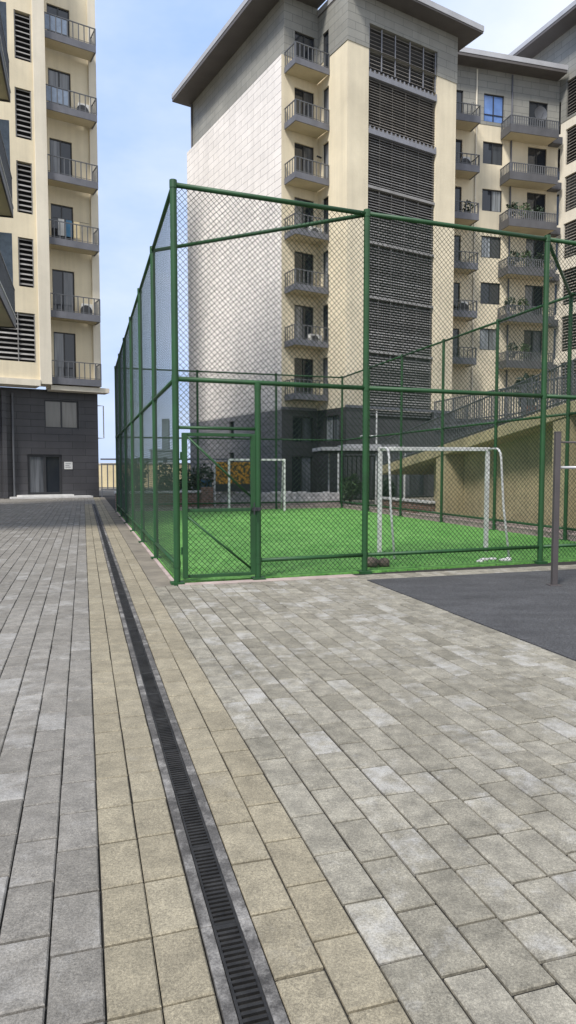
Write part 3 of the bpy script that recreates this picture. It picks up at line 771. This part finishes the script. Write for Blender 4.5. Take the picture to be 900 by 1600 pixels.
# ---------------------------------------------------------------- behind the pitch
pw = thing('planter_wall', 'low pale stone planter wall between the far goal and the shelter post', 'wall', (-3.25, 28.6, 0), math.radians(3))
rr = np.random.default_rng(5); m = MB()
x = 0.0
while x < 5.4:
    w = rr.uniform(.22, .42)
    for z in range(3): m.box(x + .004, x + w - .004, rr.uniform(-.03, .03), .4, z * .2, z * .2 + .197 + (rr.uniform(-.02, .06) if z == 2 else 0), 0 if z else 1)
    x += w
m.build('stonework', [RUBBLE, KERB], pw, bevel=.015)
bw2 = thing('brick_wall', 'low red brown brick wall with white coping behind the left end of the pitch', 'wall', cw(0.02, 18.7), COURT_ROT)
MB().box(0, 3.9, 0, .3, 0, .62).build('brickwork', BRICK, bw2); MB().box(-.04, 3.94, -.05, .35, .6202, .70).build('coping', COPING, bw2, bevel=.01)
MB().box(3.45, 3.95, -.12, -.052, 0, .86).build('pier', BRICK, bw2)
ob = thing('orange_board', 'orange patterned panel on posts behind the far goal', 'panel', (-3.02, 28.2, 0), math.radians(4))
MB().box(0, 1.5, -.03, .03, .98, 1.9).build('panel', BOARD, ob); MB().box(0, 1.5, -.035, .035, .66, .9795).build('lower_panel', FRAME, ob)
for x in (-.05, 1.55): MB().tube([(x, 0, 0), (x, 0, 2.0)], .04, 8).build('post', WHITEP, ob)
bn = thing('litter_bin', 'small blue bin between the dark shrub and the orange board', 'bin', (-3.55, 29.2, 0), .1)
MB().tube([(0, 0, .0), (0, 0, 1.15)], [.2, .24], 14).build('body', BLUEP, bn); MB().tube([(0, 0, 1.15), (0, 0, 1.22)], [.26, .2], 14).build('lid', FRAME, bn)
def shrub(x, y, h, r, label, seed, mat=LEAFD, group='dark shrubs behind the pitch'):
    t = thing('shrub', label, 'shrub', (x, y, 0), 0, group)
    m = MB(); rr = np.random.default_rng(seed)
    for k in range(5):
        a = 2 * PI * k / 5; m.tube([(0, 0, 0), (math.cos(a) * r * .3, math.sin(a) * r * .3, h * .45), (math.cos(a) * r * .6, math.sin(a) * r * .6, h * .8)], [.04, .025, .01], 6)
    m.build('stems', BARK, t)
    lm = MB()
    for k in range(7):
        c = rr.normal(size=3) * np.array((r * .35, r * .35, h * .16)) + np.array((0, 0, h * .58))
        leaf_clump(lm, c, (r * .6, r * .6, h * .28), 130, .09, 0, seed * 10 + k)
    lm.build('leaves', mat, t)
shrub(-4.15, 29.6, 2.0, .75, 'dark rounded shrub left of the blue bin, behind the pitch', 3)
shrub(-5.5, 30.5, 1.7, .8, 'dark bushy shrub behind the low brick wall, second from the left', 4)
shrub(-7.0, 30.2, 1.9, .7, 'grey green shrub at the left end of the brick wall', 6, LEAF)
shrub(2.9, 31.2, 1.3, .55, 'leafy green shrub under the flat white shelter roof', 8, LEAF)
shrub(4.5, 30.6, 1.1, .5, 'low dark shrub at the right end of the shelter', 9)
# entrance shelter
sh = thing('entrance_shelter', 'flat white roofed shelter on thin posts in front of the louvred tower', 'shelter', (1.5, 30.2, 0), math.radians(8))
m = MB(); m.box(0, 4.2, 0, 2.4, 2.44, 2.60); m.build('roof', ROOFPALE, sh, bevel=.01)
MB().box(1.2, 3.9, .3, 2.2, 2.6002, 2.74).build('roof_upstand', ROOFPALE, sh)
MB().box(.05, 4.15, .05, 2.35, 2.36, 2.4395).build('ceiling', VOID, sh)
for x, y in ((.8, .12), (3.9, .12), (.8, 2.25), (3.9, 2.25)): MB().tube([(x, y, 0), (x, y, 2.36)], .045, 10).build('post', PALEM, sh)
m = MB()
for k in range(12): m.box(1.2 + k * .22, 1.25 + k * .22, 2.0, 2.04, .2, 2.2)
m.box(1.1, 3.8, 1.99, 2.05, 2.2002, 2.26); m.box(1.1, 3.8, 1.99, 2.05, .12, .1995); m.build('screen', FRAME, sh)
lp = thing('lamp_post', 'thin pale pole with a short side arm above the shelter', 'lamp post', (4.05, 30.9, 0), 0)
MB().tube([(0, 0, 0), (0, 0, 4.25)], [.05, .035], 10).build('pole', PALEM, lp); MB().tube([(0, 0, 3.12), (-.75, 0, 3.12)], .03, 8).build('arm', PALEM, lp)
# railing and distant things on the left
rl = thing('metal_railing', 'grey metal railing between the left block and the pitch fence', 'railing', (-10.9, 39.2, 0), math.radians(3))
for z, w in ((2.2, .045), (1.93, .03), (.45, .035)): MB().box(0, 8.5, -w, w, z - w, z + w).build('rail', RAILM, rl)
for k in range(26): MB().box(k * .335 + .02, k * .335 + .08, -.022, .022, 0 if k % 4 == 0 else .486, 1.899).build('bar', RAILM, rl)
hw = thing('boundary_wall', 'yellowish rendered boundary wall seen through the metal railing', 'wall', (-22, 62, 0), math.radians(2))
MB().box(0, 26, 0, .3, 0, 2.1).build('wall', HOARD, hw); MB().box(0, 26, -.05, .35, 2.1003, 2.25).build('coping', COPING, hw)
fb = thing('low_building', 'hazy blue grey low building with a narrow tower far behind the left fence', 'building', (-22.0, 92, 0), 0)
fwin = [(.6 + i * 1.1, 1.2 + i * 1.1, .8, 1.8) for i in range(5)]
m = MB(); facade(m, T_front(0), 0, 3.3, 0, 2.9, fwin[:2]); facade(m, T_front(-.4), 3.3, 6.2, 0, 4.2, [(3.7, 4.3, 2.4, 3.3), (5.0, 5.6, 2.4, 3.3)])
m.face([(3.3, -.4, 0), (3.3, 3, 0), (3.3, 3, 4.2), (3.3, -.4, 4.2)]); m.face([(6.2, -.4, 0), (6.2, 3, 0), (6.2, 3, 4.2), (6.2, -.4, 4.2)]); m.build('wall', FARB, fb)
MB().box(-.1, 3.29, -.1, 3, 2.9005, 3.05).build('roof', FARB, fb); MB().box(3.2, 6.3, -.5, 3, 4.2005, 4.4).build('roof', FARB, fb)
MB().box(4.75, 5.65, .4, 1.4, 4.4005, 8.6).build('tower', FARB, fb)
for w_ in fwin[:2]: window(fb, T_front(0), *w_, mull=0)
for w_ in ((3.7, 4.3, 2.4, 3.3), (5.0, 5.6, 2.4, 3.3)): window(fb, T_front(-.4), *w_, mull=0)

# ---------------------------------------------------------------- light, sky, camera
EL = math.radians(50); AZ = math.atan2(-.50, -.86)
sun = bpy.data.lights.new('sun', 'SUN'); sun.energy = 4.9; sun.angle = math.radians(12); sun.color = (1, .955, .89)
so = bpy.data.objects.new('sun', sun); col.objects.link(so)
from mathutils import Vector
sd = Vector((math.sin(AZ) * math.cos(EL), math.cos(AZ) * math.cos(EL), math.sin(EL)))
so.rotation_euler = (-sd).to_track_quat('-Z', 'Y').to_euler(); so.location = sd * 60
wd = bpy.data.worlds.new('World'); sc.world = wd; wd.use_nodes = True; nt = wd.node_tree; nt.nodes.clear()
out = N(nt, 'ShaderNodeOutputWorld'); bg = N(nt, 'ShaderNodeBackground'); nt.links.new(bg.outputs[0], out.inputs[0])
sky = N(nt, 'ShaderNodeTexSky', sky_type='NISHITA'); sky.sun_disc = False; sky.sun_elevation = EL; sky.sun_rotation = AZ
sky.air_density = 1.0; sky.dust_density = 1.5; sky.ozone_density = 1.2
tc = N(nt, 'ShaderNodeTexCoord').outputs['Generated']
sp = N(nt, 'ShaderNodeSeparateXYZ'); nt.links.new(tc, sp.inputs[0])
cl = noise(nt, 1.6, 6, .6, scalev(nt, tc, (1, 1, 2.2)))
veil = mth(nt, 'ADD', ramp(nt, cl, .45, .72, 0, .5), ramp(nt, sp.outputs[0], -.05, .36, 0, .85))
veil = mth(nt, 'ADD', veil, ramp(nt, sp.outputs[2], .0, .35, .30, 0), True)
base = mix(nt, sky.outputs[0], (4.3, 6.2, 10.3), .9)
c = mix(nt, base, (9.4, 9.8, 10.5), mth(nt, 'MULTIPLY', veil, .9))
nt.links.new(c, bg.inputs[0]); bg.inputs[1].default_value = .112
cam = bpy.data.cameras.new('camera'); cam.sensor_fit = 'HORIZONTAL'; cam.sensor_width = 36; cam.lens = 42.0; cam.clip_end = 4000; cam.clip_start = .05
co = bpy.data.objects.new('camera', cam); col.objects.link(co); co.location = (0, 0, 1.55)
co.rotation_euler = (math.radians(90) - math.atan(65 / 1050), 0, 0); sc.camera = co
sc.view_settings.view_transform = 'Standard'; sc.view_settings.look = 'None'; sc.view_settings.exposure = 0; sc.view_settings.gamma = 1
